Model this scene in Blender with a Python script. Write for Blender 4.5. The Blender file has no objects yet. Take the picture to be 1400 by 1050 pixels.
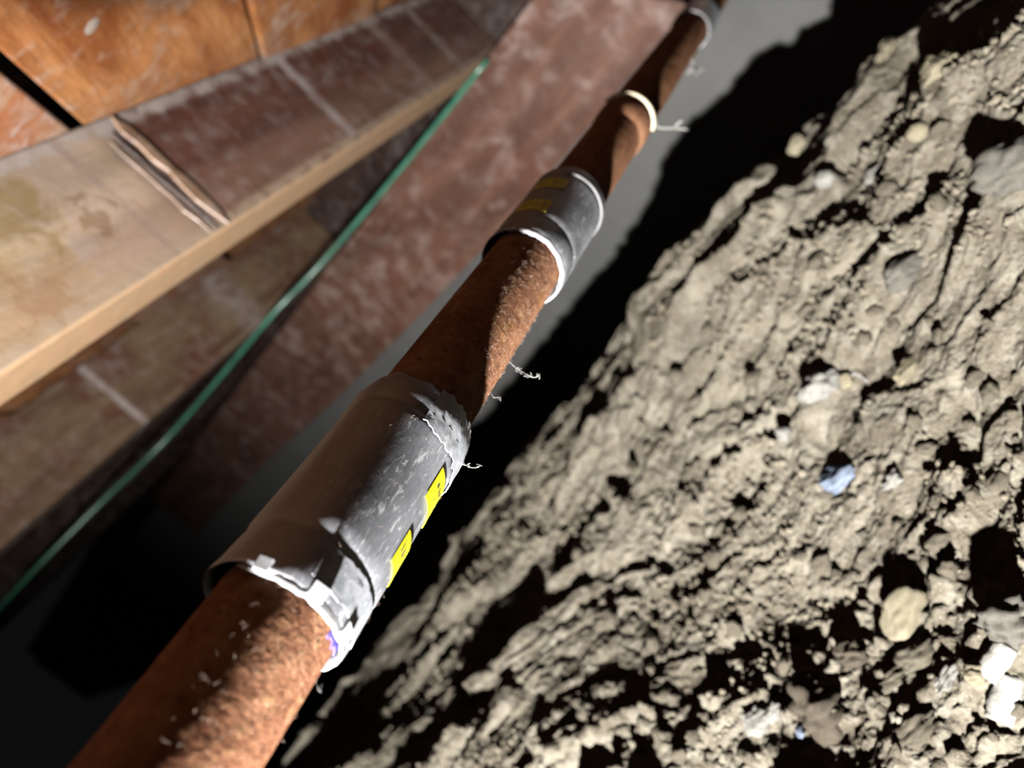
import bpy, bmesh, math, random
import numpy as np
from mathutils import Vector, Matrix

# ------------------------------------------------------------------ camera, world, lamp
scene = bpy.context.scene
C = scene.collection
scene.view_settings.view_transform = 'Standard'
scene.view_settings.look = 'None'
scene.view_settings.gamma = 1.0
scene.view_settings.use_curve_mapping = False
scene.view_settings.exposure = 0.0

# rows: world X (into the crawl space), Y (along the pipe), Z (up) seen in the camera's frame (right, up, forward)
RM = np.array([[0.62699, 0.49017, -0.60549], [0.31654, 0.54989, 0.77294], [-0.71182, 0.67628, -0.18962]])
FPX = 1050.0
cam_d = bpy.data.cameras.new('camera')
cam = bpy.data.objects.new('camera', cam_d)
C.objects.link(cam)
cam_d.sensor_fit = 'HORIZONTAL'
cam_d.sensor_width = 36.0
cam_d.lens = 36.0 * FPX / 1400.0
cam_d.clip_start = 0.005
cam_d.clip_end = 50
cam_d.dof.use_dof = True
cam_d.dof.focus_distance = 0.25
cam_d.dof.aperture_fstop = 8.0
m3 = Matrix([[RM[i][0], RM[i][1], -RM[i][2]] for i in range(3)])
cam.matrix_world = m3.to_4x4()
scene.camera = cam
scene.cycles.diffuse_bounces = 1
scene.cycles.max_bounces = 4

world = bpy.data.worlds.new('world')
scene.world = world
world.use_nodes = True
world.node_tree.nodes['Background'].inputs[0].default_value = (0.9, 0.95, 1.0, 1)
world.node_tree.nodes['Background'].inputs[1].default_value = 0.004

# a hand torch held low behind the photographer, shining along the pipe
LAMP = (-0.131, -0.62, -0.163)
ld = bpy.data.lights.new('torch', 'SPOT')
ld.energy = 3900.0
ld.color = (1.0, 0.97, 0.92)
ld.shadow_soft_size = 0.012
lamp = bpy.data.objects.new('torch', ld)
lamp.location = LAMP
ld.spot_size = math.radians(119)
ld.spot_blend = 1.0
lamp.rotation_euler = Vector((0.0, 1.0, 0.04)).to_track_quat('-Z', 'Y').to_euler()
C.objects.link(lamp)

rnd = random.Random(7)
PX, PZ = -0.1829, -0.0342          # pipe axis (x, z); it runs along Y

# ------------------------------------------------------------------ helpers
def ray(px, py):
    r = np.array([px - 700.0, 525.0 - py, FPX])
    return RM @ r

def mesh_obj(name, verts, faces, mat=None, parent=None, smooth=True, mats=None, fmat=None):
    me = bpy.data.meshes.new(name)
    me.from_pydata([tuple(map(float, v)) for v in verts], [], faces)
    me.update()
    if mat: me.materials.append(mat)
    if smooth: me.polygons.foreach_set('use_smooth', [True] * len(me.polygons))
    o = bpy.data.objects.new(name, me)
    C.objects.link(o)
    if parent: o.parent = parent
    return o

def bm_obj(name, bm, mat=None, parent=None, smooth=False):
    me = bpy.data.meshes.new(name)
    bm.normal_update()
    bm.to_mesh(me); bm.free()
    if mat: me.materials.append(mat)
    if smooth: me.polygons.foreach_set('use_smooth', [True] * len(me.polygons))
    o = bpy.data.objects.new(name, me)
    C.objects.link(o)
    if parent: o.parent = parent
    return o

def sharp(o, deg=38):
    o.data.set_sharp_from_angle(angle=math.radians(deg)); return o

def empty(name, loc=(0, 0, 0)):
    o = bpy.data.objects.new(name, None)
    o.empty_display_size = 0.02
    o.location = loc
    C.objects.link(o)
    return o

def tag(o, label=None, cat=None, group=None, kind=None):
    if label: o['label'] = label
    if cat: o['category'] = cat
    if group: o['group'] = group
    if kind: o['kind'] = kind
    return o

def tube_mesh(points, radii, seg=6):
    pts = [Vector(p) for p in points]
    verts, faces = [], []
    n = len(pts)
    up = Vector((0.3, 0.2, 0.93)).normalized()
    for i, p in enumerate(pts):
        t = (pts[min(i + 1, n - 1)] - pts[max(i - 1, 0)]).normalized()
        a = t.cross(up)
        if a.length < 1e-3: a = t.cross(Vector((1, 0, 0)))
        a.normalize(); b = t.cross(a)
        r = radii[i] if hasattr(radii, '__len__') else radii
        for k in range(seg):
            an = 2 * math.pi * k / seg
            verts.append(p + a * math.cos(an) * r + b * math.sin(an) * r)
    for i in range(n - 1):
        for k in range(seg):
            k2 = (k + 1) % seg
            faces.append((i * seg + k, i * seg + k2, (i + 1) * seg + k2, (i + 1) * seg + k))
    faces.append(tuple(range(seg))[::-1])
    faces.append(tuple((n - 1) * seg + k for k in range(seg)))
    return verts, faces

def prism_xy(poly, z0, z1):
    n = len(poly)
    v = [(p[0], p[1], z0) for p in poly] + [(p[0], p[1], z1) for p in poly]
    f = [tuple(range(n))[::-1], tuple(range(n, 2 * n))]
    for i in range(n):
        j = (i + 1) % n
        f.append((i, j, n + j, n + i))
    return v, f

def bevel_obj(o, w, seg=2):
    m = o.modifiers.new('bevel', 'BEVEL')
    m.width = w; m.segments = seg; m.limit_method = 'ANGLE'; m.angle_limit = math.radians(40)
    return o

# ------------------------------------------------------------------ numpy noise
def _hash(ix, iy, seed):
    ix = ix.astype(np.int64).astype(np.uint32); iy = iy.astype(np.int64).astype(np.uint32)
    h = ix * np.uint32(374761393) + iy * np.uint32(668265263) + np.uint32((seed * 2246822519) & 0xffffffff)
    h = (h ^ (h >> np.uint32(13))) * np.uint32(1274126177)
    h = (h ^ (h >> np.uint32(16))) * np.uint32(2246822519)
    h = h ^ (h >> np.uint32(15))
    return h.astype(np.float64) / 4294967295.0

def perlin(x, y, seed=0):
    ix = np.floor(x); iy = np.floor(y)
    fx = x - ix; fy = y - iy
    u = fx * fx * fx * (fx * (fx * 6 - 15) + 10); v = fy * fy * fy * (fy * (fy * 6 - 15) + 10)
    def g(dx, dy):
        a = _hash(ix + dx, iy + dy, seed) * 2 * np.pi
        return np.cos(a) * (fx - dx) + np.sin(a) * (fy - dy)
    n00, n10, n01, n11 = g(0, 0), g(1, 0), g(0, 1), g(1, 1)
    return ((n00 * (1 - u) + n10 * u) * (1 - v) + (n01 * (1 - u) + n11 * u) * v) * 1.5

def fbm(x, y, octv, seed=0, gain=0.5):
    s = 0; a = 1.0
    for k in range(octv):
        s = s + a * perlin(x * 2 ** k + 17.3 * k, y * 2 ** k - 9.1 * k, seed + k)
        a *= gain
    return s

def lumps(x, y, cell, seed, prob, flat=0.8):
    """rounded stones half sunk in the soil, one per jittered cell"""
    X = x / cell; Y = y / cell
    ix = np.floor(X); iy = np.floor(Y)
    out = np.zeros_like(X)
    for dx in (-1, 0, 1):
        for dy in (-1, 0, 1):
            jx = ix + dx; jy = iy + dy
            cx = jx + _hash(jx, jy, seed); cy = jy + _hash(jx, jy, seed + 11)
            r = 0.18 + 0.42 * _hash(jx, jy, seed + 23) ** 1.5
            on = _hash(jx, jy, seed + 31) < prob
            an = _hash(jx, jy, seed + 41) * np.pi
            ux = (X - cx) * np.cos(an) + (Y - cy) * np.sin(an); uy = -(X - cx) * np.sin(an) + (Y - cy) * np.cos(an)
            d2 = ux * ux + (uy * 1.35) ** 2
            hgt = np.sqrt(np.maximum(r * r - d2, 0)) * flat
            out = np.maximum(out, np.where(on, hgt, 0))
    return out * cell

def sstep(a, b, x):
    t = np.clip((x - a) / (b - a), 0, 1)
    return t * t * (3 - 2 * t)

# ------------------------------------------------------------------ ground relief
CTRL = np.array([
    (0.5, -1.1, -0.40), (-0.10, -1.1, -0.41), (-0.9, -1.1, -0.42), (-2.0, -1.1, -0.45),
    (0.35, -0.5, -0.35), (-0.10, -0.5, -0.36), (-0.6, -0.5, -0.38), (-1.3, -0.4, -0.39),
    (0.35, 0.0, -0.27), (0.10, 0.05, -0.315), (-0.13, 0.21, -0.318), (-0.165, 0.297, -0.298), (-0.069, 0.363, -0.245),
    (-0.171, 0.436, -0.237), (-0.264, 0.40, -0.262), (-0.45, 0.27, -0.276), (-0.70, 0.20, -0.288), (-0.84, 0.10, -0.30),
    (0.026, 0.56, -0.150), (0.30, 0.50, -0.14), (0.008, 0.623, -0.143), (-0.062, 0.651, -0.146), (-0.195, 0.583, -0.152),
    (-0.133, 0.547, -0.176), (-0.250, 0.517, -0.203), (-0.283, 0.574, -0.166), (-0.455, 0.50, -0.246), (-0.47, 0.552, -0.236), (-0.638, 0.68, -0.256),
    (-0.53, 0.455, -0.266), (-0.54, 0.32, -0.276), (-0.72, 0.42, -0.289), (-0.99, 0.455, -0.318), (-0.8, 0.56, -0.297),
    (0.30, 0.80, -0.30), (-0.02, 0.86, -0.34), (-0.28, 0.90, -0.37), (-0.55, 0.92, -0.39), (-0.85, 0.80, -0.41),
    (-1.15, 0.65, -0.43), (-1.25, 0.35, -0.42), (-1.3, 1.2, -0.45), (0.2, 1.1, -0.40), (-2.2, 0.6, -0.45), (-2.2, 1.5, -0.46), (-1.6, 0.0, -0.41), (-2.5, -0.4, -0.44),
    (-3.6, 0.6, -0.46), (-3.6, 1.8, -0.46)])

def _tps_k(d2):
    return 0.5 * d2 * np.log(d2 + 1e-9)

def _tps_fit():
    n = len(CTRL)
    P = CTRL[:, :2]
    D = ((P[:, None] - P[None]) ** 2).sum(-1)
    K = _tps_k(D) + np.eye(n) * 0.002
    Q = np.hstack([np.ones((n, 1)), P])
    A = np.block([[K, Q], [Q.T, np.zeros((3, 3))]])
    return np.linalg.solve(A, np.concatenate([CTRL[:, 2], np.zeros(3)]))
TPS = _tps_fit()

def base_h(x, y):
    out = TPS[-3] + TPS[-2] * x + TPS[-1] * y
    for i in range(len(CTRL)):
        out = out + TPS[i] * _tps_k((x - CTRL[i, 0]) ** 2 + (y - CTRL[i, 1]) ** 2)
    return out

def ground_h(x, y):
    x = np.asarray(x, float); y = np.asarray(y, float)
    h = base_h(x, y)
    # slumped soil lying in long streaks across the light, with broken edges, crumbly patches between
    al = x * 0.95 + y * 0.31; ac = -x * 0.31 + y * 0.95
    wx = fbm(x * 9, y * 9, 3, 5) * 0.035; wy = fbm(x * 9 + 40, y * 9, 3, 6) * 0.022
    A = al + wx; B = ac + wy
    near = sstep(0.56, 0.30, y) * sstep(-0.62, -0.32, x)
    h = h + 0.010 * (1 - 0.55 * near) * fbm(A * 4.5, B * 12, 3, 21)
    t = fbm(A * 7.5, B * 20, 3, 77)
    amp = 0.45 + 0.55 * sstep(-0.1, 0.35, fbm(x * 5 + 3, y * 6, 2, 12))
    amp = amp * (1 - 0.45 * near)
    h = h + amp * (0.0075 * sstep(-0.06, 0.11, t) + 0.005 * sstep(-0.44, -0.31, t) + 0.005 * sstep(0.38, 0.50, t))
    r = 1 - np.abs(perlin(A * 13, B * 42, 33)) * 2
    h = h + 0.0026 * amp * r
    sm = 0.35 + 0.65 * sstep(-0.62, -0.32, x)
    h = h + 0.0030 * sm * fbm(A * 40, B * 70, 4, 44, 0.55)
    gran = sm * sstep(-0.10, 0.22, fbm(A * 6, B * 11, 2, 90)) * (0.25 + 0.75 * near)
    h = h + lumps(x, y, 0.030, 301, 0.16, 0.65) * (0.25 + 0.75 * gran) + lumps(x, y, 0.019, 305, 0.35, 0.8) * gran
    h = h - 0.006 * sstep(0.12, 0.5, fbm(A * 9 + 5, B * 16, 3, 140))
    h = h + lumps(x, y, 0.014, 302, 0.45, 0.8) * gran
    h = h + lumps(x, y, 0.0065, 303, 0.55, 0.8) * (0.12 + 0.88 * gran)
    h = h + lumps(x, y, 0.0034, 304, 0.5, 0.8) * (0.2 + 0.8 * near)
    h = h + 0.0008 * fbm(x * 300, y * 300, 2, 66)
    return h

def ground_pt(px, py):
    """where the line of sight through a pixel meets the soil"""
    d = ray(px, py)
    ts = np.linspace(0.05, 1.6, 700) / 1050.0
    P = ts[:, None] * d[None]
    g = ground_h(P[:, 0], P[:, 1])
    i = np.argmax(P[:, 2] < g)
    x, y = P[i, 0], P[i, 1]
    return x, y, float(ground_h(np.array([x]), np.array([y]))[0]), float(np.linalg.norm(P[i]))

# ------------------------------------------------------------------ node helpers
class N:
    def __init__(self, name):
        self.m = bpy.data.materials.new(name); self.m.use_nodes = True
        self.t = self.m.node_tree; self.b = self.t.nodes['Principled BSDF']
        self.co = self.new('ShaderNodeTexCoord').outputs['Object']
    def new(self, ty, **kw):
        n = self.t.nodes.new(ty)
        for k, v in kw.items(): setattr(n, k, v)
        return n
    def link(self, a, b): self.t.links.new(a, b)
    def setin(self, n, i, v):
        if isinstance(v, bpy.types.NodeSocket): self.link(v, n.inputs[i])
        else: n.inputs[i].default_value = v
    def math(self, op, a, b=0.0, c=0.0, clamp=False):
        n = self.new('ShaderNodeMath', operation=op, use_clamp=clamp)
        self.setin(n, 0, a); self.setin(n, 1, b)
        if op in ('MULTIPLY_ADD',): self.setin(n, 2, c)
        return n.outputs[0]
    def vmath(self, op, a, b):
        n = self.new('ShaderNodeVectorMath', operation=op)
        self.setin(n, 0, a); self.setin(n, 1, b)
        return n.outputs['Value'] if op in ('DOT_PRODUCT', 'DISTANCE', 'LENGTH') else n.outputs[0]
    def scale(self, v, s):
        return self.vmath('MULTIPLY', v, s)
    def noise(self, vec, scale, detail=4, rough=0.55, dist=0.0):
        n = self.new('ShaderNodeTexNoise')
        self.link(vec, n.inputs['Vector'])
        n.inputs['Scale'].default_value = scale; n.inputs['Detail'].default_value = detail
        n.inputs['Roughness'].default_value = rough; n.inputs['Distortion'].default_value = dist
        return n.outputs['Fac']
    def voro(self, vec, scale, feature='F1'):
        n = self.new('ShaderNodeTexVoronoi', feature=feature)
        self.link(vec, n.inputs['Vector']); n.inputs['Scale'].default_value = scale
        return n.outputs['Distance']
    def rng(self, v, a, b, c=0.0, d=1.0, smooth=True):
        n = self.new('ShaderNodeMapRange', interpolation_type='SMOOTHSTEP' if smooth else 'LINEAR')
        self.setin(n, 0, v)
        for i, q in enumerate((a, b, c, d)): n.inputs[i + 1].default_value = q
        return n.outputs[0]
    def mix(self, f, a, b, mode='MIX'):
        n = self.new('ShaderNodeMix', data_type='RGBA', blend_type=mode)
        self.setin(n, 0, f)
        for i, q in ((6, a), (7, b)):
            if isinstance(q, tuple): q = (*q[:3], 1.0)
            self.setin(n, i, q)
        return n.outputs[2]
    def bump(self, h, strength, dist, prev=None):
        n = self.new('ShaderNodeBump')
        n.inputs['Strength'].default_value = strength; n.inputs['Distance'].default_value = dist
        self.link(h, n.inputs['Height'])
        if prev is not None: self.link(prev, n.inputs['Normal'])
        return n.outputs[0]
    def done(self, col=None, rough=None, metal=None, normal=None, spec=None, alb=1.0):
        for k, v in (('Base Color', col), ('Roughness', rough), ('Metallic', metal), ('Normal', normal), ('Specular IOR Level', spec * 0.12 if spec is not None else 0.15)):
            if v is None: continue
            if k == 'Base Color':
                alb *= 0.09
                if isinstance(v, tuple): v = (*v[:3], 1.0)
            if k == 'Base Color': v = self.mix(1.0, v, (alb, alb, alb), 'MULTIPLY')
            i = self.b.inputs[k]
            if isinstance(v, bpy.types.NodeSocket): self.link(v, i)
            else: i.default_value = v
        return self.m

def s2l(r, g, b):
    f = lambda c: c / 12.92 if c <= 0.04045 else ((c + 0.055) / 1.055) ** 2.4
    return (f(r / 255), f(g / 255), f(b / 255))

def wood(name, grain, dark, light, dust=0.35, stain=None, regions=(), bands=(), spots=(), dustcol=(0.62, 0.55, 0.53), rough=0.55, figure=1.0, seed=0.0, alb=0.42, dscale=1.0):
    """sawn timber: grain along `grain`; regions and bands are stains, old paint edges and settled dust with places of their own"""
    k = N(name)
    g = Vector(grain).normalized()
    z = Vector((0, 0, 1)); a = z.cross(g) if abs(g.z) < 0.9 else Vector((1, 0, 0))
    al = k.vmath('DOT_PRODUCT', k.co, tuple(g)); ac = k.vmath('DOT_PRODUCT', k.co, tuple(a))
    sp = k.new('ShaderNodeSeparateXYZ'); k.link(k.co, sp.inputs[0])
    cb = k.new('ShaderNodeCombineXYZ')
    k.link(k.math('MULTIPLY', al, 0.13), cb.inputs[0]); k.link(ac, cb.inputs[1]); k.link(k.math('ADD', sp.outputs[2], seed), cb.inputs[2])
    v = cb.outputs[0]
    n1 = k.noise(v, 22 * figure, 5, 0.6, 1.2)
    fib = k.noise(v, 190, 3, 0.6, 0.3)
    col = k.mix(k.rng(n1, 0.32, 0.68), dark, light)
    col = k.mix(k.rng(fib, 0.35, 0.7, 0.0, 0.35), col, tuple(c * 0.55 for c in dark))
    big = k.noise(k.co, 9 * dscale, 4, 0.6, 0.6)
    fine = k.noise(k.co, 48 * dscale, 5, 0.62, 0.4)
    if stain:
        col = k.mix(k.rng(big, 0.46, 0.62, 0, 0.8), col, stain)
    ax = {'x': sp.outputs[0], 'y': sp.outputs[1], 'z': sp.outputs[2]}
    wob = k.math('MULTIPLY_ADD', fine, 0.03, -0.015)
    for (axis, lo, hi, soft, c, st, mod) in regions:
        p = k.math('ADD', ax[axis], k.math('MULTIPLY', wob, mod))
        f = k.math('MULTIPLY', k.rng(p, lo - soft, lo + soft), k.rng(p, hi - soft, hi + soft, 1, 0))
        tex = k.mix(k.rng(n1, 0.3, 0.7), tuple(q * 0.72 for q in c), tuple(min(1, q * 1.15) for q in c))
        col = k.mix(k.math('MULTIPLY', f, st), col, tex)
    for (x, y, zz, r, c, st) in spots:
        d = k.math('ADD', k.vmath('DISTANCE', k.co, (x, y, zz)), k.math('MULTIPLY', wob, 3.0))
        col = k.mix(k.rng(d, r * 0.65, r * 1.15, st, 0), col, c)
    dm = k.rng(k.math('ADD', k.math('MULTIPLY', big, 0.5), k.math('MULTIPLY', fine, 0.7)), 0.58, 0.80, 0, dust)
    col = k.mix(dm, col, dustcol)
    for (axis, c0, w, c, st, mod) in bands:
        p = k.math('ADD', ax[axis], k.math('MULTIPLY', wob, mod))
        f = k.rng(k.math('ABSOLUTE', k.math('SUBTRACT', p, c0)), w * 0.25, w, 1, 0)
        f = k.math('MULTIPLY', f, k.rng(fine, 0.3, 0.6, 0.25 * st, st))
        col = k.mix(f, col, c)
    bp = k.bump(fib, 0.35, 0.0012)
    bp = k.bump(fine, 0.30, 0.0020, bp)
    return k.done(col, k.rng(fine, 0.3, 0.7, rough - 0.12, rough + 0.15), 0.0, bp, 0.4, alb=alb)

DUST = s2l(196, 180, 178)
TAN = s2l(196, 172, 138)
# subfloor boards run at 45 degrees
BD = (-0.7071, 0.7071, 0)
m_sub = wood('subfloor_wood', BD, s2l(150, 84, 44), s2l(214, 148, 94), 0.75, s2l(168, 116, 84), figure=0.8, alb=0.5, rough=0.42, dustcol=s2l(206, 180, 160),
             spots=[(-0.362, 0.395, 0.266, 0.060, s2l(96, 68, 54), 0.85), (-0.40, 0.40, 0.266, 0.02, s2l(110, 80, 66), 0.7), (-0.42, 0.455, 0.266, 0.03, s2l(150, 110, 92), 0.7), (-0.45, 0.55, 0.266, 0.03, s2l(206, 168, 140), 0.6)])
m_sub2 = wood('subfloor_wood_pale', BD, s2l(172, 104, 66), s2l(222, 184, 158), 0.8, s2l(200, 120, 70), figure=0.8, rough=0.5, dustcol=s2l(226, 208, 198), seed=3.0)
m_joist1 = wood('joist_wood_two_tone', (0, 1, 0), s2l(98, 62, 52), s2l(136, 92, 78), 0.35, s2l(112, 66, 52), seed=1.0, dustcol=DUST,
                regions=[('y', -2.0, 0.475, 0.012, s2l(214, 184, 144), 0.95, 0.6), ('y', 0.385, 0.475, 0.03, s2l(216, 188, 172), 0.7, 1.5), ('z', 0.13, 0.185, 0.02, s2l(196, 158, 132), 0.25, 2.0), ('y', 0.475, 0.497, 0.004, s2l(186, 162, 146), 0.7, 0.5),
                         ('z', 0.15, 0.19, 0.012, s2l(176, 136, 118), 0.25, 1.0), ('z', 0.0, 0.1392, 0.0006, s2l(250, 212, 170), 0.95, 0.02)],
                bands=[('y', 0.740, 0.011, s2l(205, 188, 186), 0.9, 0.25), ('z', 0.259, 0.011, s2l(206, 190, 184), 0.9, 0.4),
                       ('z', 0.143, 0.010, s2l(202, 176, 152), 0.9, 0.4), ('y', 0.95, 0.02, s2l(186, 160, 150), 0.6, 0.6), ('y', 1.06, 0.015, s2l(196, 175, 165), 0.7, 0.4),
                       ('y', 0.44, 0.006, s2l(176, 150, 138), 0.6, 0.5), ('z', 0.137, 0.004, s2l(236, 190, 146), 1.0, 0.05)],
                spots=[(-0.48, 0.36, 0.225, 0.03, s2l(160, 132, 88), 0.6), (-0.48, 0.415, 0.20, 0.012, s2l(150, 118, 84), 0.6), (-0.48, 0.30, 0.21, 0.03, s2l(170, 130, 96), 0.5), (-0.48, 0.33, 0.165, 0.02, s2l(176, 134, 104), 0.5)])
m_joist2 = wood('joist_wood_olive', (0, 1, 0), s2l(112, 84, 66), s2l(158, 134, 104), 0.3, s2l(112, 66, 48), seed=2.0, dustcol=DUST,
                bands=[('y', 0.710, 0.010, s2l(204, 190, 186), 0.95, 0.3), ('y', 1.02, 0.05, s2l(180, 164, 160), 0.7, 0.5)])
m_sill = wood('beam_wood', (-0.9736, 0.228, 0), s2l(104, 72, 60), s2l(142, 102, 86), 0.7, s2l(128, 86, 72), seed=4.0, dustcol=s2l(190, 168, 160), dscale=0.55)
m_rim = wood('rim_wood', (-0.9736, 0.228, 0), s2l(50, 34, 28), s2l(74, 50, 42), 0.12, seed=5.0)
m_splint = wood('splinter_wood', (0, 0, 1), s2l(150, 112, 88), s2l(196, 162, 136), 0.6, seed=6.0)

def concrete():
    k = N('foundation_concrete')
    n = k.noise(k.co, 6, 5, 0.6, 0.3); f = k.noise(k.co, 60, 4, 0.6)
    col = k.mix(k.rng(n, 0.3, 0.7), (0.16, 0.168, 0.165), (0.26, 0.265, 0.255))
    col = k.mix(k.rng(f, 0.5, 0.75, 0, 0.3), col, (0.36, 0.36, 0.34))
    return k.done(col, 0.9, 0, k.bump(f, 0.4, 0.003), alb=0.135)
m_conc = concrete()

def soil(name, a, b, pale, bumpd=0.0012, alb=0.40):
    k = N(name)
    n = k.noise(k.co, 11, 6, 0.65, 0.6); f = k.noise(k.co, 420, 4, 0.65); mid = k.noise(k.co, 85, 4, 0.6)
    col = k.mix(k.rng(n, 0.3, 0.7), a, b)
    col = k.mix(k.rng(mid, 0.42, 0.72, 0, 0.55), col, pale)
    col = k.mix(k.rng(f, 0.52, 0.30, 0, 0.45), col, tuple(c * 0.45 for c in a))
    sp = k.voro(k.co, 520)
    col = k.mix(k.rng(sp, 0.22, 0.10, 0, 0.5), col, tuple(min(1, c * 1.5) for c in pale))
    bp = k.bump(f, 0.7, bumpd)
    bp = k.bump(k.voro(k.co, 330), 0.5, bumpd, bp)
    return k.done(col, 0.9, 0, bp, 0.0, alb=alb)
m_soil = soil('dry_soil', (0.135, 0.115, 0.088), (0.335, 0.302, 0.240), (0.47, 0.44, 0.37), 0.0014)
m_clod = soil('soil_clod', (0.235, 0.203, 0.155), (0.335, 0.295, 0.23), (0.44, 0.40, 0.32))
m_dark_clod = soil('dark_soil_clod', (0.16, 0.135, 0.105), (0.25, 0.21, 0.165), (0.30, 0.26, 0.21))
m_cream = soil('cream_stone', (0.52, 0.45, 0.31), (0.64, 0.57, 0.41), (0.72, 0.66, 0.50), 0.0006, 0.36)
m_white = soil('white_stone', (0.44, 0.43, 0.39), (0.56, 0.55, 0.51), (0.64, 0.63, 0.60), 0.0005, 0.42)
m_grey = soil('grey_stone', (0.25, 0.235, 0.205), (0.36, 0.34, 0.30), (0.46, 0.44, 0.39), 0.0008)
m_blue = soil('blue_white_chip', (0.30, 0.38, 0.56), (0.42, 0.50, 0.66), (0.62, 0.68, 0.80), 0.0004, 0.4)

def rust():
    k = N('rusted_iron')
    mp = k.scale(k.co, (1, 0.45, 1))
    n = k.noise(mp, 60, 5, 0.65, 0.5); f = k.noise(k.co, 700, 3, 0.6); mid = k.noise(k.co, 260, 4, 0.6, 0.4)
    col = k.mix(k.rng(n, 0.30, 0.70), s2l(146, 99, 76), s2l(190, 140, 110))
    col = k.mix(k.rng(mid, 0.50, 0.72, 0, 0.75), col, s2l(212, 168, 128))
    col = k.mix(k.rng(mid, 0.42, 0.28, 0, 0.6), col, s2l(92, 56, 40))
    och = k.noise(k.co, 34, 4, 0.6)
    col = k.mix(k.rng(och, 0.55, 0.7, 0, 0.45), col, s2l(192, 140, 84))
    pit = k.voro(k.co, 150)
    col = k.mix(k.rng(pit, 0.16, 0.05, 0, 0.7), col, s2l(64, 50, 44))
    bp = k.bump(mid, 0.3, 0.0005)
    bp = k.bump(f, 0.4, 0.0004, bp)
    return k.done(col, k.rng(n, 0.3, 0.7, 0.5, 0.75), 0.0, bp, 0.0, alb=0.92)
m_rust = rust()

def steel():
    k = N('brushed_grey_steel')
    n = k.noise(k.scale(k.co, (1, 0.5, 1)), 70, 5, 0.6, 0.5); f = k.noise(k.co, 900, 3, 0.7)
    scr = k.noise(k.scale(k.co, (3.0, 0.35, 1.4)), 420, 3, 0.7, 1.5)
    col = k.mix(k.rng(n, 0.3, 0.7), (0.46, 0.48, 0.54), (0.68, 0.70, 0.77))
    col = k.mix(k.rng(scr, 0.57, 0.66, 0, 0.8), col, (0.80, 0.81, 0.86))
    col = k.mix(k.rng(f, 0.60, 0.70, 0, 0.5), col, (0.70, 0.71, 0.76))
    return k.done(col, k.rng(n, 0.3, 0.7, 0.36, 0.52), k.rng(scr, 0.56, 0.66, 0.80, 0.40), k.bump(scr, 0.18, 0.0003))
m_steel = steel()

def foil():
    k = N('crumpled_silver_tape')
    n = k.noise(k.co, 160, 4, 0.6, 1.0)
    scr = k.noise(k.scale(k.co, (2.2, 0.8, 1.0)), 380, 3, 0.7, 1.2)
    col = k.mix(k.rng(n, 0.35, 0.65), (0.50, 0.53, 0.60), (0.76, 0.79, 0.85))
    col = k.mix(k.rng(scr, 0.56, 0.68, 0, 0.8), col, (0.86, 0.88, 0.92))
    return k.done(col, 0.42, 0.45, k.bump(n, 0.22, 0.0006))
m_foil = foil()

def plain(name, c, rough=0.5, metal=0.0, var=0.25, sc=300, bd=0.0004, alb=1.0):
    k = N(name)
    n = k.noise(k.co, sc, 4, 0.6)
    col = k.mix(k.rng(n, 0.3, 0.7), tuple(q * (1 - var) for q in c), c)
    return k.done(col, rough, metal, k.bump(n, 0.3, bd), alb=alb)
m_lip = plain('white_lip', s2l(236, 236, 240), 0.4, 0, 0.25, alb=0.34)
m_tab = plain('pale_grey_tab', s2l(220, 222, 228), 0.4, 0, 0.1, alb=0.6)
m_yellow = plain('yellow_sticker', (0.92, 0.80, 0.0), 0.45, 0, 0.03)
m_ink = plain('black_print', s2l(40, 36, 20), 0.6, 0, 0.1)
m_purple = plain('purple_primer', s2l(118, 106, 214), 0.35, 0, 0.5, 700)
m_gap_shade = plain('gap_shade_black', (0.01, 0.01, 0.01), 0.8, 0, 0.2)
m_wire = plain('green_insulation', s2l(70, 150, 122), 0.45, 0, 0.4, 40, alb=0.42)
m_web = plain('grey_dust_strand', s2l(206, 204, 198), 0.8, 0, 0.1, alb=0.3)
m_fibre = plain('pale_fibre', s2l(196, 160, 136), 0.8, 0, 0.2, alb=0.45)
m_strap = plain('cream_strap', s2l(226, 210, 180), 0.6, 0, 0.2, alb=0.7)

# ------------------------------------------------------------------ structure: floor of soil
def axis_pts(spans):
    out = []
    for a, b, s in spans:
        out.append(np.arange(a, b, s))
    return np.concatenate(out + [np.array([spans[-1][1]])])
gx = axis_pts([(-3.6, -1.15, 0.03), (-1.15, -0.50, 0.0026), (-0.50, 0.09, 0.0012), (0.09, 0.6, 0.02)])
gy = axis_pts([(-1.15, 0.16, 0.03), (0.16, 0.52, 0.0012), (0.52, 0.86, 0.0018), (0.86, 1.20, 0.006), (1.20, 1.95, 0.03)])
GX, GY = np.meshgrid(gx, gy)
GZ = ground_h(GX, GY)
nx, ny = len(gx), len(gy)
me = bpy.data.meshes.new('floor')
co = np.stack([GX.ravel(), GY.ravel(), GZ.ravel()], 1).astype(np.float32)
me.vertices.add(nx * ny); me.vertices.foreach_set('co', co.ravel())
ii = (np.arange(ny - 1)[:, None] * nx + np.arange(nx - 1)[None]).ravel()
q = np.stack([ii, ii + 1, ii + 1 + nx, ii + nx], 1).astype(np.int32)
nf = len(q)
me.loops.add(nf * 4); me.loops.foreach_set('vertex_index', q.ravel())
me.polygons.add(nf); me.polygons.foreach_set('loop_start', (np.arange(nf) * 4).astype(np.int32))
me.polygons.foreach_set('loop_total', np.full(nf, 4, np.int32))
me.update(calc_edges=True)
me.polygons.foreach_set('use_smooth', np.ones(nf, bool))
me.materials.append(m_soil)
floor = bpy.data.objects.new('floor', me)
C.objects.link(floor)
tag(floor, 'dry crumbly pale soil floor sloping away beyond the pipe', kind='structure')

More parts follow.
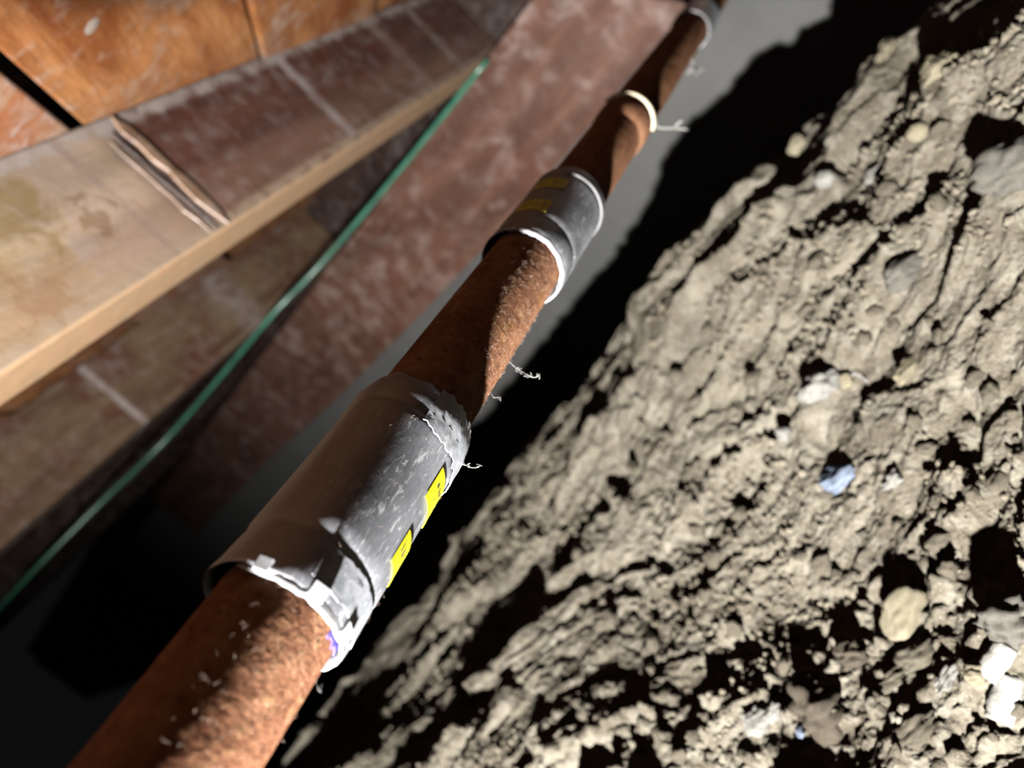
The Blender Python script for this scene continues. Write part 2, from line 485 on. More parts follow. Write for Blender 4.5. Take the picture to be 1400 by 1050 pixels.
# ------------------------------------------------------------------ foundation wall and beam (skewed 13 degrees to the joists)
KA, KB = -0.2342, 1.0230            # beam face: y = KA * x + KB
wd = Vector((-1, -KA, 0)).normalized()            # along the wall
wn = Vector((KA, -1, 0)).normalized()             # out of the wall, towards the camera
def face_y(x): return KA * x + KB
def wall_box(name, xa, xb, z0, z1, front, thick, mat, parent=None):
    pa = Vector((xa, face_y(xa), 0)) + wn * front; pb = Vector((xb, face_y(xb), 0)) + wn * front
    poly = [pa, pb, pb - wn * thick, pa - wn * thick]
    v, f = prism_xy([(p.x, p.y) for p in poly][::-1], z0, z1)
    return mesh_obj(name, v, f, mat, parent, smooth=False)
w = wall_box('wall_far', 0.62, -12, -0.75, 0.105, -0.030, 0.18, m_conc)
tag(w, kind='structure')

def beam():
    # sawn beam: bottom edge wanes towards the far end, cut square at both ends
    xs = [0.50, 0.10, -0.262, -0.47, -0.685, -1.05, -1.50, -2.1, -2.6, -3.17]
    zb = [-0.015, -0.018, -0.024, -0.043, -0.059, -0.072, -0.081, -0.078, -0.084, -0.097]
    v, f = [], []
    for x, z in zip(xs, zb):
        p = Vector((x, face_y(x), 0))
        b = p - wn * 0.029
        v += [(p.x, p.y, z), (p.x, p.y, 0.1375), (b.x, b.y, 0.1375), (b.x, b.y, z)]
    for i in range(len(xs) - 1):
        a = i * 4; c = a + 4
        for k in range(4):
            f.append((a + k, a + (k + 1) % 4, c + (k + 1) % 4, c + k))
    f.append((3, 2, 1, 0)); e = (len(xs) - 1) * 4; f.append((e, e + 1, e + 2, e + 3))
    o = mesh_obj('timber_beam', v, f, m_sill, smooth=False)
    bm = bmesh.new(); bm.from_mesh(o.data); bmesh.ops.recalc_face_normals(bm, faces=bm.faces); bm.to_mesh(o.data); bm.free()
    bevel_obj(o, 0.003)
    return tag(o, 'reddish brown dusty timber beam bolted along the top of the grey foundation wall', 'beam')
beam()
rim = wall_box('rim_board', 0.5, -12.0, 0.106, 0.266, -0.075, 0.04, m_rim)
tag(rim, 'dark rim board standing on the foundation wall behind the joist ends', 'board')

# ------------------------------------------------------------------ ceiling: diagonal subfloor boards
def clip(poly, a, b, c):
    out = []
    for i in range(len(poly)):
        p, q_ = poly[i], poly[(i + 1) % len(poly)]
        dp = a * p[0] + b * p[1] - c; dq = a * q_[0] + b * q_[1] - c
        if dp <= 0: out.append(p)
        if dp * dq < 0:
            t = dp / (dp - dq); out.append((p[0] + (q_[0] - p[0]) * t, p[1] + (q_[1] - p[1]) * t))
    return out
ceiling = empty('ceiling', (0, 0, 0.266)); tag(ceiling, kind='structure')
S2 = math.sqrt(0.5)
kboards = {}
for k in range(-15, 7):
    q0 = -0.008 + 0.18 * k; q1 = q0 + 0.18
    g0 = 0.0050 if k == 0 else 0.0016
    g1 = 0.0050 if k == -1 else 0.0016
    if k == 1: g0 = 0.0010
    if k == 0: g1 = 0.0024
    poly = [(-3.3, -1.15), (0.55, -1.15), (0.55, 2.2), (-3.3, 2.2)]
    poly = clip(poly, -S2, -S2, -(q0 + g0)); poly = clip(poly, S2, S2, q1 - g1) if poly else poly
    poly = clip(poly, 0.2280, 0.9736, 0.9736 * KB + 0.10) if poly else poly
    if len(poly) < 3: continue
    dz = rnd.uniform(-0.0015, 0.0015)
    v, f = prism_xy(poly, dz + (-0.0055 if k == 1 else 0), 0.022)
    mat = m_sub2 if k in (-1, -4, 3) else m_sub
    o = mesh_obj('subfloor_board', v, f, mat, ceiling, smooth=False)
    bevel_obj(o, 0.0022 if k in (-1, 0, 1) else 0.0015)
    kboards[k] = o
v, f = prism_xy(clip([(-3.3, -1.15), (0.55, -1.15), (0.55, 2.2), (-3.3, 2.2)], 0.2280, 0.9736, 0.9736 * KB + 0.10), 0.0225, 0.03)
mesh_obj('felt_underlay', v, f, m_rim, ceiling, smooth=False)
# pale knot in the board over the first joist bay
bm = bmesh.new(); bmesh.ops.create_uvsphere(bm, u_segments=14, v_segments=8, radius=1)
for vv in bm.verts:
    vv.co = Vector((vv.co.x * 0.0105 - 0.371, vv.co.y * 0.0085 + 0.441, vv.co.z * 0.0012 + 0.0))
bm_obj('wood_knot', bm, plain('pale_knot', s2l(205, 186, 172), 0.6, 0, 0.5, 160, alb=0.45), kboards[0], smooth=True)
ceiling_fix = [o for o in kboards.values()]

# ------------------------------------------------------------------ joists
JT, JZ0, JZ1 = 0.061, 0.138, 0.2655
def joist_mesh(x, mat, name, y0=-1.15):
    pts = []
    ys = [y0, -0.2, 0.3, 0.8]
    xe = [x, x - JT]
    bm = bmesh.new()
    y1a = face_y(x) + 0.074; y1b = face_y(x - JT) + 0.074
    ring = []
    prof = [(0, JZ0), (0, JZ1), (-JT, JZ1), (-JT, JZ0)]
    for s in range(9):
        t = s / 8
        row = []
        for (dx, z) in prof:
            ye = y1a if dx == 0 else y1b
            yy = y0 + (ye - y0) * t
            row.append(bm.verts.new((x + dx, yy, z)))
        ring.append(row)
    for a, b in zip(ring, ring[1:]):
        for k in range(4):
            bm.faces.new((a[k], a[(k + 1) % 4], b[(k + 1) % 4], b[k]))
    bm.faces.new(ring[0][::-1]); bm.faces.new(ring[-1])
    bmesh.ops.recalc_face_normals(bm, faces=bm.faces)
    o = bm_obj(name, bm, mat)
    bevel_obj(o, 0.0028)
    return o
jlab = ['two-tone tan and brown floor joist nearest the camera under the orange boards',
        'olive brown floor joist behind the two-tone one, with one pale dust streak',
        'dim brown floor joist seen under the olive one, behind the green wire',
        'farthest dark floor joist at the left end of the beam']
joists = []
for i in range(4):
    j = joist_mesh(-0.48 - 0.628 * i, (m_joist1, m_joist2, m_rim, m_rim)[i], 'floor_joist')  # far two use the dark rim wood; their dimness is put into the colour
    tag(j, jlab[i], 'joist', 'floor joists resting on the beam')
    joists.append(j)
# raised splinter and split in the face of the nearest joist
def strip_on_joist(name, y0, y1, z0, z1, proud, mat, wob=0.0015, seed=1):
    r = random.Random(seed); v, f = [], []
    n = 9
    for i in range(n):
        z = z0 + (z1 - z0) * i / (n - 1)
        a = y0 + r.uniform(-wob, wob); b = y1 + r.uniform(-wob, wob)
        if i in (0, n - 1): a, b = (a + b) / 2 - 0.0008, (a + b) / 2 + 0.0008
        p = proud * r.uniform(0.7, 1.0)
        v += [(-0.4805, a, z), (-0.48 + p, a + 0.0012, z), (-0.48 + p, b - 0.0012, z), (-0.4805, b, z)]
    for i in range(n - 1):
        for k in range(3):
            f.append((i * 4 + k, i * 4 + k + 1, i * 4 + k + 5, i * 4 + k + 4))
    return mesh_obj(name, v, f, mat, joists[0], smooth=False)
strip_on_joist('splinter', 0.4985, 0.5085, 0.140, 0.262, 0.0022, m_splint, wob=0.0022, seed=3)
strip_on_joist('splinter', 0.4790, 0.4835, 0.142, 0.245, 0.0012, m_joist1, seed=5)
strip_on_joist('splinter', 0.4880, 0.4925, 0.141, 0.250, 0.0015, m_rim, seed=8)

# ------------------------------------------------------------------ green wire
wp = [(-2.6, 0.30, 0.131), (-1.95, 0.50, 0.130), (-1.66, 0.62, 0.130), (-1.53, 0.76, 0.130), (-1.46, 0.93, 0.130), (-1.27, 0.985, 0.1305), (-1.06, 1.015, 0.131),
      (-0.965, 1.095, 0.131), (-0.79, 1.125, 0.1315), (-0.63, 1.128, 0.132), (-0.53, 1.118, 0.1325), (-0.49, 1.112, 0.1325), (-0.475, 1.125, 0.1335)]
def spline(P, n):
    P = [Vector(p) for p in P]; out = []
    for i in range(len(P) - 1):
        p0 = P[max(i - 1, 0)]; p1 = P[i]; p2 = P[i + 1]; p3 = P[min(i + 2, len(P) - 1)]
        for s in range(n):
            t = s / n
            out.append(0.5 * ((2 * p1) + (p2 - p0) * t + (2 * p0 - 5 * p1 + 4 * p2 - p3) * t * t + (3 * p1 - p0 - 3 * p2 + p3) * t ** 3))
    out.append(P[-1]); return out
v, f = tube_mesh(spline(wp, 6), 0.0045, 10)
o = mesh_obj('green_wire', v, f, m_wire)
tag(o, 'green insulated wire running along the top edge of the beam', 'wire')

# ------------------------------------------------------------------ the pipe and its sleeves
pipe = empty('iron_pipe', (PX, 0, PZ))
tag(pipe, 'rusty brown iron pipe with grey steel sleeves crossing the crawl space', 'pipe')
def lathe(profile, seg=72, th0=0.0, th1=360.0, fn=None, closed_caps=False, ecc=(0, 0)):
    """profile of (y, r) turned about the pipe axis (local coordinates of the pipe)"""
    full = abs(th1 - th0) >= 359.9
    n = seg if full else seg + 1
    v, f = [], []
    for (y, r) in profile:
        for k in range(n):
            th = math.radians(th0 + (th1 - th0) * k / seg)
            yy, rr = (fn(y, r, math.degrees(th)) if fn else (y, r))
            v.append((rr * math.cos(th) + ecc[0], yy, rr * math.sin(th) + ecc[1]))
    for i in range(len(profile) - 1):
        for k in range(seg):
            k2 = (k + 1) % n
            f.append((i * n + k, (i + 1) * n + k, (i + 1) * n + k2, i * n + k2))
    return v, f

R0 = 0.0167
def rough_pipe(y0, y1, r=R0, name='pipe_length', label=None):
    n = max(4, int((y1 - y0) / 0.0015)) if y1 < 0.5 else max(4, int((y1 - y0) / 0.004))
    ys = np.linspace(y0, y1, n); th = np.linspace(0, 2 * np.pi, 120, endpoint=False)
    TH, YY = np.meshgrid(th, ys)
    a = np.cos(TH) * 0.02 + 3.0; b = np.sin(TH) * 0.02
    nz = fbm(a * 90 + YY * 40, b * 90 + YY * 55, 4, 3) * 0.5 + fbm(a * 400 + YY * 210, b * 400 + YY * 300, 2, 8) * 0.28
    rr = r + 0.00014 * nz
    X = rr * np.cos(TH); Z = rr * np.sin(TH)
    v = np.stack([X.ravel(), YY.ravel(), Z.ravel()], 1)
    f = []
    for i in range(n - 1):
        for k in range(120):
            k2 = (k + 1) % 120
            f.append((i * 120 + k, (i + 1) * 120 + k, (i + 1) * 120 + k2, i * 120 + k2))
    o = mesh_obj(name, v, f, m_rust, pipe)
    return o
rough_pipe(-0.30, 0.138)
rough_pipe(0.138, 0.345)
rough_pipe(0.345, 0.52)
rough_pipe(0.52, 0.90)
rough_pipe(0.90, 1.10)

def patch(y0, y1, a0, a1, r, mat, name, parent, ny=8, na=14, jag=0.0, thick=0.0, seed=0, crumple=0.0, slant=0.0):
    r_ = random.Random(seed)
    v, f = [], []
    j0 = [r_.uniform(-jag, jag) for _ in range(na + 1)]; j1 = [r_.uniform(-jag, jag) for _ in range(na + 1)]
    for layer in (0, 1):
        for i in range(ny + 1):
            for k in range(na + 1):
                t = i / ny; th = math.radians(a0 + (a1 - a0) * k / na)
                y = (y0 + j0[k]) * (1 - t) + (y1 + j1[k]) * t + slant * (k / na - 0.5)
                rr = r(y) if callable(r) else r
                if layer == 0: rr += thick + (r_.uniform(-1, 1) * crumple if 0 < i < ny and 0 < k < na else 0)
                v.append((rr * math.cos(th), y, rr * math.sin(th)))
    M = (ny + 1) * (na + 1)
    for i in range(ny):
        for k in range(na):
            a = i * (na + 1) + k
            f.append((a, a + na + 1, a + na + 2, a + 1))
            f.append((M + a + 1, M + a + na + 2, M + a + na + 1, M + a))
    W = na + 1
    for k in range(na):
        f.append((k, k + 1, M + k + 1, M + k)); b = ny * W
        f.append((b + k + 1, b + k, M + b + k, M + b + k + 1))
    for i in range(ny):
        a = i * W; f.append((a + W, a, M + a, M + a + W)); a += na
        f.append((a, a + W, M + a + W, M + a))
    return sharp(mesh_obj(name, v, f, mat, parent))

def sleeve(y0, length, gap, stickers, label, torn, seed):
    """steel sleeve with two rolled beads, a white lip inside its near mouth and two yellow stickers"""
    rs = random.Random(seed)
    L = length
    prof = [(0.004, 0.0180), (0.0002, 0.0188), (-0.0002, 0.0194), (0.0010, 0.0197), (0.004, 0.0198), (0.0125, 0.0199), (0.0142, 0.0197), (0.0153, 0.01945), (0.0163, 0.0197), (0.0180, 0.02005),
            (0.022, 0.0200), (0.035, 0.0199), (0.050, 0.0199), (L - 0.0175, 0.0200), (L - 0.0152, 0.0202), (L - 0.0140, 0.0199), (L - 0.0128, 0.0195), (L - 0.0116, 0.0199), (L - 0.0100, 0.0203), (L - 0.0045, 0.0203), (L - 0.0016, 0.0196), (L, 0.0188), (L - 0.0008, 0.0176), (L - 0.004, 0.0170)]
    edge = [rs.uniform(-1, 1) for _ in range(40)]
    def fn(y, r, th):
        a = math.radians(th)
        t = y / L
        w0 = max(0.0, 1 - y / 0.012)
        g = max(0.0, math.cos(math.radians(th - gap[0]))) ** 2 * gap[1] * w0 * w0
        e = edge[int(th / 9) % 40] * (1 - (th / 9) % 1) + edge[(int(th / 9) + 1) % 40] * ((th / 9) % 1)
        yy = y0 + y + e * 0.0006 * w0
        wf = max(0.0, (y - (L - 0.011)) / 0.011)
        if torn: yy += wf * (0.0011 * e + 0.002 * math.sin(math.radians(th * 2 + 30)))
        rr = r + g + 0.00006 * math.sin(5 * a + y * 300) + wf * torn * 0.0004 * e
        return yy, rr
    prof = [p if p else p for p in prof]
    v, f = lathe(prof, 96, fn=fn)
    s = mesh_obj('sleeve', v, f, m_steel, pipe)
    tag(s, label)
    # black sheet in the mouth gap, its shade put into the colour
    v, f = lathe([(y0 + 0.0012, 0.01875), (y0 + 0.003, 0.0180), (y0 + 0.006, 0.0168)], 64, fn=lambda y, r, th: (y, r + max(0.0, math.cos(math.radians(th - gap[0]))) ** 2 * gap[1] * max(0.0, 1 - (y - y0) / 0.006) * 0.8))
    mesh_obj('mouth_gap_shade', v, f, m_gap_shade, s)
    # white lip
    a0, a1 = gap[2], gap[3]
    wv = [rs.uniform(-1, 1) for _ in range(80)]
    def fl(y, r, th):
        i = int((th - a0) / 6) % 79; t = ((th - a0) / 6) % 1
        e = wv[i] * (1 - t) + wv[i + 1] * t
        edge_in = min(1.0, (th - a0) / 18, (a1 - th) / 18)
        taper = 0.25 + 0.75 * max(0.0, edge_in)
        mid = 0.0190
        return y0 + y * taper + e * 0.00035, mid + (r - mid) * taper + e * 0.00010
    lw = gap[4]
    pr = [(0.0012, 0.0196), (-0.0005, 0.0197), (-0.0014, 0.0196), (-0.0018, 0.0192), (-0.0014, 0.0194 - lw), (0.0010, 0.0192 - lw)]
    v, f = lathe(pr, 80, a0, a1, fl)
    lip = sharp(mesh_obj('white_lip', v, f, m_lip, s), 50); tag(lip, 'white lip round the near mouth of the sleeve')
    for (sa, ya, yb, sb) in stickers:
        st = patch(y0 + ya, y0 + yb, sa, sb, 0.02015, m_yellow, 'sticker', s, 3, 14, 0, 0.00015, slant=0.0)
        tag(st, 'yellow sticker with small worn black print')
        # worn, unreadable print: a row of small broken strokes
        vv, ff = [], []
        span = sb - sa
        for g_ in range(4):
            c = sa + span * (0.18 + 0.2 * g_)
            for bb in range(3):
                th0 = c + rs.uniform(-3, 3); th1 = th0 + rs.uniform(1.2, 3.2)
                ym = y0 + ya + (yb - ya) * rs.uniform(0.32, 0.62); yn = ym + (yb - ya) * rs.uniform(0.06, 0.2)
                b0 = len(vv)
                for (yy, tt) in ((ym, th0), (ym, th1), (yn, th1), (yn, th0)):
                    t_ = math.radians(tt); vv.append((0.02036 * math.cos(t_), yy, 0.02036 * math.sin(t_)))
                ff.append((b0, b0 + 3, b0 + 2, b0 + 1))
        pr_ = mesh_obj('worn_print', vv, ff, m_ink, s, smooth=False)
    return s

s1 = sleeve(0.0975, 0.0835, (95, 0.0012, -82, 62, 0.0006), [(-78, 0.0255, 0.0372, -43), (-78, 0.0490, 0.0622, -37)],
            'large grey steel sleeve in sharp focus with three pale tabs', 1.0, 4)
s2 = sleeve(0.3010, 0.0830, (120, 0.0008, -86, 64, 0.0016), [(29, 0.0200, 0.0330, 74), (27, 0.0500, 0.0622, 76)],
            'smaller-looking second grey sleeve with a thick bright white lip', 0.0, 9)
s3 = sleeve(0.8560, 0.0830, (120, 0.0004, -60, 80, 0.0012), [], 'far grey sleeve where the pipe leaves the picture', 0.0, 12)

# clip tabs over the near mouth of the first sleeve
def clip_tab(y, th, w, l, h, parent, tilt=0.0):
    bm = bmesh.new()
    bmesh.ops.create_cube(bm, size=1)
    for vv in bm.verts: vv.co = Vector((vv.co.x * h, vv.co.y * l, vv.co.z * w))
    bmesh.ops.bevel(bm, geom=bm.edges[:], offset=0.0002, segments=2, affect='EDGES')
    r = 0.0198
    for vv in bm.verts:
        p = vv.co
        t = math.radians(th) + p.z / r
        rr = r + p.x + p.y * 0.16 + 0.0002
        vv.co = Vector((rr * math.cos(t), y + p.y + p.z * tilt, rr * math.sin(t)))
    o = bm_obj('clip_tab', bm, m_tab, parent, smooth=False)
    return o
clip_tab(0.0983, 40, 0.0040, 0.0038, 0.0008, s1, 0.05)
clip_tab(0.0990, -3, 0.0046, 0.0042, 0.0008, s1, -0.1)
clip_tab(0.0985, -43, 0.0044, 0.0038, 0.0008, s1, 0.1)
# purple primer showing in the mouth, and the torn silver tape at the far end
pp = patch(0.0950, 0.0985, -62, -34, 0.0175, m_purple, 'primer_stain', s1, 5, 12, 0.0008, 0.0002, 5, 0.0001); tag(pp, 'purple primer smear in the mouth of the sleeve')
tp = patch(0.1645, 0.1822, -100, 6, lambda y: 0.02075 - max(0, (y - 0.175)) * 0.12, m_foil, 'silver_tape', s1, 8, 30, 0.0011, 0.00025, 11, 0.00022); tag(tp, 'torn crumpled silver tape over the far end')
tp2 = patch(0.1013, 0.1115, -74, 8, 0.01985, m_foil, 'silver_tape', s1, 6, 24, 0.0005, 0.00012, 13, 0.00006); tag(tp2, 'scuffed silver band behind the white lip')
# glint of the second sleeve's far groove, painted as a white bead
v, f = lathe([(0.3705, 0.0200), (0.3712, 0.0206), (0.3724, 0.0208), (0.3736, 0.0206), (0.3743, 0.0200)], 60, -85, 42)
bd = mesh_obj('glint_bead', v, f, m_lip, s2); tag(bd, 'white bead near the far end, painting the glint of the groove')

# rusty collar with a pale strap
v, f = lathe([(0.496, 0.0167), (0.502, 0.0178), (0.512, 0.0185), (0.526, 0.0187), (0.531, 0.0184), (0.533, 0.0168)], 72)
col = mesh_obj('pipe_collar', v, f, m_rust, pipe)
v, f = lathe([(0.5320, 0.0168), (0.5322, 0.0186), (0.5332, 0.0200), (0.5345, 0.0203), (0.5360, 0.0196), (0.5362, 0.0168)], 60, -60, 92)
sp_ = mesh_obj('strap', v, f, m_strap, col); tag(sp_, 'pale cream strap round the rusty collar')

# fine fibres caught on the rust: nobody could count them
def fibres(n, yr, ar, name, r=R0, ln=(0.0006, 0.0022), rad=0.000025):
    V, F = [], []
    rr = random.Random(21)
    for _ in range(n):
        y = rr.uniform(*yr); th = math.radians(rr.uniform(*ar)); l = rr.uniform(*ln)
        d = rr.uniform(0, 2 * math.pi)
        pts = []
        for s in range(5):
            t = s / 4
            yy = y + math.cos(d + t * 1.2) * l * t; tt = th + math.sin(d + t * 1.2) * l * t / r
            lift = r + 0.0002 + 0.0009 * math.sin(math.pi * t) * rr.uniform(0.3, 1)
            pts.append((lift * math.cos(tt), yy, lift * math.sin(tt)))
        v_, f_ = tube_mesh(pts, rad, 4)
        b = len(V); V += v_; F += [tuple(q_ + b for q_ in ff_) for ff_ in f_]
    o = mesh_obj(name, V, F, m_fibre, pipe)
    o['kind'] = 'stuff'
    return o
fibres(130, (0.03, 0.0965), (-70, 60), 'dust_fibres')
fibres(500, (0.182, 0.300), (-70, 40), 'dust_fibres')
fibres(30, (0.1, 0.178), (-70, 40), 'dust_fibres', 0.0201, (0.0008, 0.002), 0.00002)

# ------------------------------------------------------------------ dust strands hanging from the pipe
def strand(P, rad, label, name='dust_strand', group=None, knots=0, seed=0):
    r_ = random.Random(seed)
    pts = spline(P, 5)
    rad *= 0.6
    rads = [rad * (0.7 + 0.6 * r_.random()) for _ in pts]
    v_, f_ = tube_mesh(pts, rads, 5)
    for _ in range(knots):
        c = pts[r_.randrange(len(pts))]
        loop = [c + Vector((r_.uniform(-1, 1), r_.uniform(-1, 1), r_.uniform(-1, 1))) * rad * 9 for _ in range(6)]
        a, b = tube_mesh(spline(loop, 3), rad * 0.6, 4)
        n0 = len(v_); v_ = list(v_) + a; f_ = list(f_) + [tuple(q_ + n0 for q_ in ff) for ff in b]
    o = mesh_obj(name, v_, f_, m_web)
    tag(o, label, 'dust strand', group)
    return o
def ppt(y, th, r): # point by the pipe
    t = math.radians(th); return (PX + r * math.cos(t), y, PZ + r * math.sin(t))
strand([ppt(0.237, -75, 0.0165), ppt(0.236, -75, 0.0200), ppt(0.2345, -72, 0.0222), ppt(0.231, -66, 0.0255), ppt(0.230, -64, 0.0285), ppt(0.2315, -62, 0.030)], 0.00022, 'curled grey dust strand hanging from the rust between the two nearest sleeves', knots=7, seed=1)
strand([ppt(0.216, -76, 0.0165), ppt(0.214, -75, 0.0188), ppt(0.2155, -74, 0.0205), ppt(0.2135, -73, 0.0215)], 0.00013, 'tiny hooked dust strand just past the large sleeve', knots=1, seed=2)
strand([ppt(0.1755, -72, 0.0200), ppt(0.1755, -70, 0.0225), ppt(0.174, -66, 0.0240), ppt(0.1735, -62, 0.0262), ppt(0.1745, -61, 0.0268)], 0.00018, 'short white dust strand at the far end of the large sleeve', knots=3, seed=3)
strand([ppt(0.0885, -66, 0.0166), ppt(0.087, -65, 0.0182), ppt(0.0865, -64, 0.0192), ppt(0.0880, -63, 0.0186)], 0.00008, 'fine fuzzy dust strand under the near mouth of the large sleeve', knots=4, seed=4)
strand([ppt(0.74, -72, 0.0165), ppt(0.735, -70, 0.021), ppt(0.725, -66, 0.025), ppt(0.715, -66, 0.027)], 0.0013, 'blurred lump of dust strands hanging below the far pipe', knots=2, seed=5)
strand([ppt(0.5345, -20, 0.0189), ppt(0.538, -42, 0.0195), ppt(0.541, -58, 0.021), ppt(0.540, -56, 0.027), ppt(0.538, -52, 0.034), ppt(0.534, -50, 0.038)], 0.0009, 'pale twisted dust strand trailing from the cream strap', knots=1, seed=6)

# ------------------------------------------------------------------ stones, clods, shell
def rock_mesh(seed, sub=3, jag=0.25, facets=6, name='stone'):
    r_ = np.random.RandomState(seed)
    bm = bmesh.new(); bmesh.ops.create_icosphere(bm, subdivisions=sub, radius=1)
    P = np.array([v_.co[:] for v_ in bm.verts])
    d = r_.normal(size=(facets, 3)); d /= np.linalg.norm(d, axis=1)[:, None]
    off = 0.60 + 0.35 * r_.rand(facets)
    rad = np.ones(len(P))
    for k in range(facets):
        c = P @ d[k]
        rad = np.where(c * rad > off[k], off[k] / np.maximum(c, 0.05), rad)
    nz = fbm(P[:, 0] * 2.1 + seed * 3.7 + P[:, 2] * 1.3, P[:, 1] * 2.1 - seed + P[:, 2] * 1.9, 4, seed)
    rad = rad * (1 + jag * nz)
    for v_, q_ in zip(bm.verts, P * rad[:, None]): v_.co = q_
    me_ = bpy.data.meshes.new(name); bm.to_mesh(me_); bm.free()
    me_.polygons.foreach_set('use_smooth', [True] * len(me_.polygons))
    return me_

def put(name, me_, px, py, wpx, hpx, ang, mat, label, cat, sink=0.3, flat=0.75, group=None):
    x, y, z, dist = ground_pt(px, py)
    me_ = me_.copy() if me_.materials and me_.materials[0] is not mat else me_
    if not me_.materials: me_.materials.append(mat)
    else: me_.materials[0] = mat
    o = bpy.data.objects.new(name, me_); C.objects.link(o)
    s = dist / FPX * 1.15
    e = wpx * s * 0.3
    z = float(np.mean(ground_h(x + np.array([0, e, -e, 0, 0]), y + np.array([0, 0, 0, e, -e]))))
    a, b = wpx * s / 2, hpx * s / 2
    o.scale = (a, b, min(a, b) * flat)
    o.rotation_euler = (rnd.uniform(-0.2, 0.2), rnd.uniform(-0.2, 0.2), math.radians(ang))
    SPOTS.append((x, y, max(a, b)))
    o.location = (x, y, z + min(a, b) * flat * (1 - 2 * sink) * 0.75)
    tag(o, label, cat, group)
    return o
SPOTS = []
# named ones: px, py, width px, height px, turn in plan
SPECIAL = [
    ('stone', 1248, 850, 62, 50, 45, m_cream, 'oval cream stone with a dark shadowed hollow above it, low right', 'stone', 0.05, 0.85, 0.08),
    ('soil_clod', 1258, 897, 44, 42, 20, m_clod, 'rough pale soil clod just below the oval cream stone', 'clod', 0.3, 0.6, 0.18),
    ('stone_chip', 1132, 540, 54, 42, 40, m_white, 'flat angular white stone chip beside a fine white thread', 'stone', -0.1, 0.75, 0.22),
    ('stone', 1240, 511, 46, 26, 60, m_cream, 'tan pointed stone right of the angular white chip', 'stone', 0.2, 0.7, 0.15),
    ('stone', 1160, 524, 20, 20, 0, m_cream, 'small round tan pebble touching the angular white chip', 'stone', 0.2, 0.9, 0.1),
    ('stone', 1095, 205, 30, 22, 60, m_cream, 'blurred pale oval stone alone in the dark strip by the wall', 'stone', 0.05, 0.9, 0.1),
    ('plastic_scrap', 1153, 658, 40, 54, 70, m_blue, 'shiny pale blue scrap lying in dark soil', 'scrap', 0.2, 0.6, 0.2),
    ('stone', 1080, 602, 18, 24, 30, m_white, 'small upright whitish pebble in a shadowed crack', 'stone', 0.1, 1.0, 0.2),
    ('stone', 1228, 664, 30, 20, 40, m_white, 'knobbly cream pebble right of the blue scrap', 'stone', 0.1, 0.8, 0.3),
    ('stone', 1262, 190, 24, 22, 0, m_cream, 'blurred round cream stone near the crest of the slope', 'stone', 0.1, 0.9, 0.1),
    ('stone', 1285, 100, 40, 36, 50, m_cream, 'pale lump on the crest, top right among small crumbs', 'stone', 0.2, 0.8, 0.2),
    ('stone', 1215, 75, 46, 20, 70, m_cream, 'long pale clod on the crest against the dark', 'stone', 0.1, 0.8, 0.25),
    ('stone', 1132, 250, 22, 28, 40, m_white, 'whitish pebble below the lone oval stone', 'stone', 0.1, 0.9, 0.15),
    ('stone', 1195, 238, 34, 14, 60, m_white, 'slim white blurred pebble in mid slope', 'stone', 0.1, 0.8, 0.15),
    ('stone', 1380, 235, 62, 64, 40, m_grey, 'big grey folded rock at the right edge', 'stone', 0.3, 0.7, 0.22),
    ('stone', 1245, 385, 52, 44, 45, m_grey, 'smooth rounded grey stone above a deep shadow', 'stone', 0.3, 0.7, 0.12),
    ('stone_chip', 1101, 1004, 14, 24, 20, m_blue, 'bluish split chip at the foot of a dark clod', 'stone', 0.1, 0.7, 0.2),
    ('stone', 1040, 990, 40, 32, 30, m_white, 'whitish knobbly stone at bottom, left of the bluish chip', 'stone', 0.2, 0.8, 0.3),
    ('stone', 1060, 975, 26, 20, 60, m_white, 'small white pebble leaning on the knobbly whitish stone', 'stone', 0.1, 0.8, 0.2),
    ('soil_clod', 1120, 975, 60, 70, 20, m_dark_clod, 'dark grainy round clod behind the bluish chip', 'clod', 0.3, 0.8, 0.3),
    ('soil_clod', 1385, 860, 60, 64, 60, m_grey, 'dark grey shadowed rock at the lower right edge', 'stone', 0.25, 0.8, 0.3),
    ('soil_clod', 1168, 900, 32, 30, 10, m_dark_clod, 'round brown clod left of the rough pale one', 'clod', 0.2, 0.9, 0.3),
    ('stone', 1220, 925, 40, 20, 50, m_clod, 'clod fragment in shade under the rough pale clod', 'clod', 0.2, 0.8, 0.3),
    ('stone', 1255, 1000, 70, 34, 45, m_clod, 'flat crumbly clod near the bottom edge', 'clod', 0.3, 0.6, 0.3),
    ('stone', 1305, 935, 40, 18, 60, m_white, 'knuckle-shaped white bit left of the white shell', 'stone', 0.1, 0.8, 0.4),
    ('stone', 1345, 930, 26, 26, 0, m_cream, 'cream pebble touching the white shell on its left', 'stone', 0.15, 0.8, 0.2),
    ('stick', 1243, 808, 46, 8, 55, m_cream, 'thin pale stick lying above the oval cream stone', 'stick', 0.0, 1.2, 0.15),
]
for i, (nm, px, py, wp_, hp_, an, mat, lab, cat, sink, flat, jag) in enumerate(SPECIAL):
    put(nm, rock_mesh(100 + i, 4 if wp_ > 24 else 3, jag, 7, nm), px, py, wp_, hp_, an, mat, lab, cat, sink, flat)

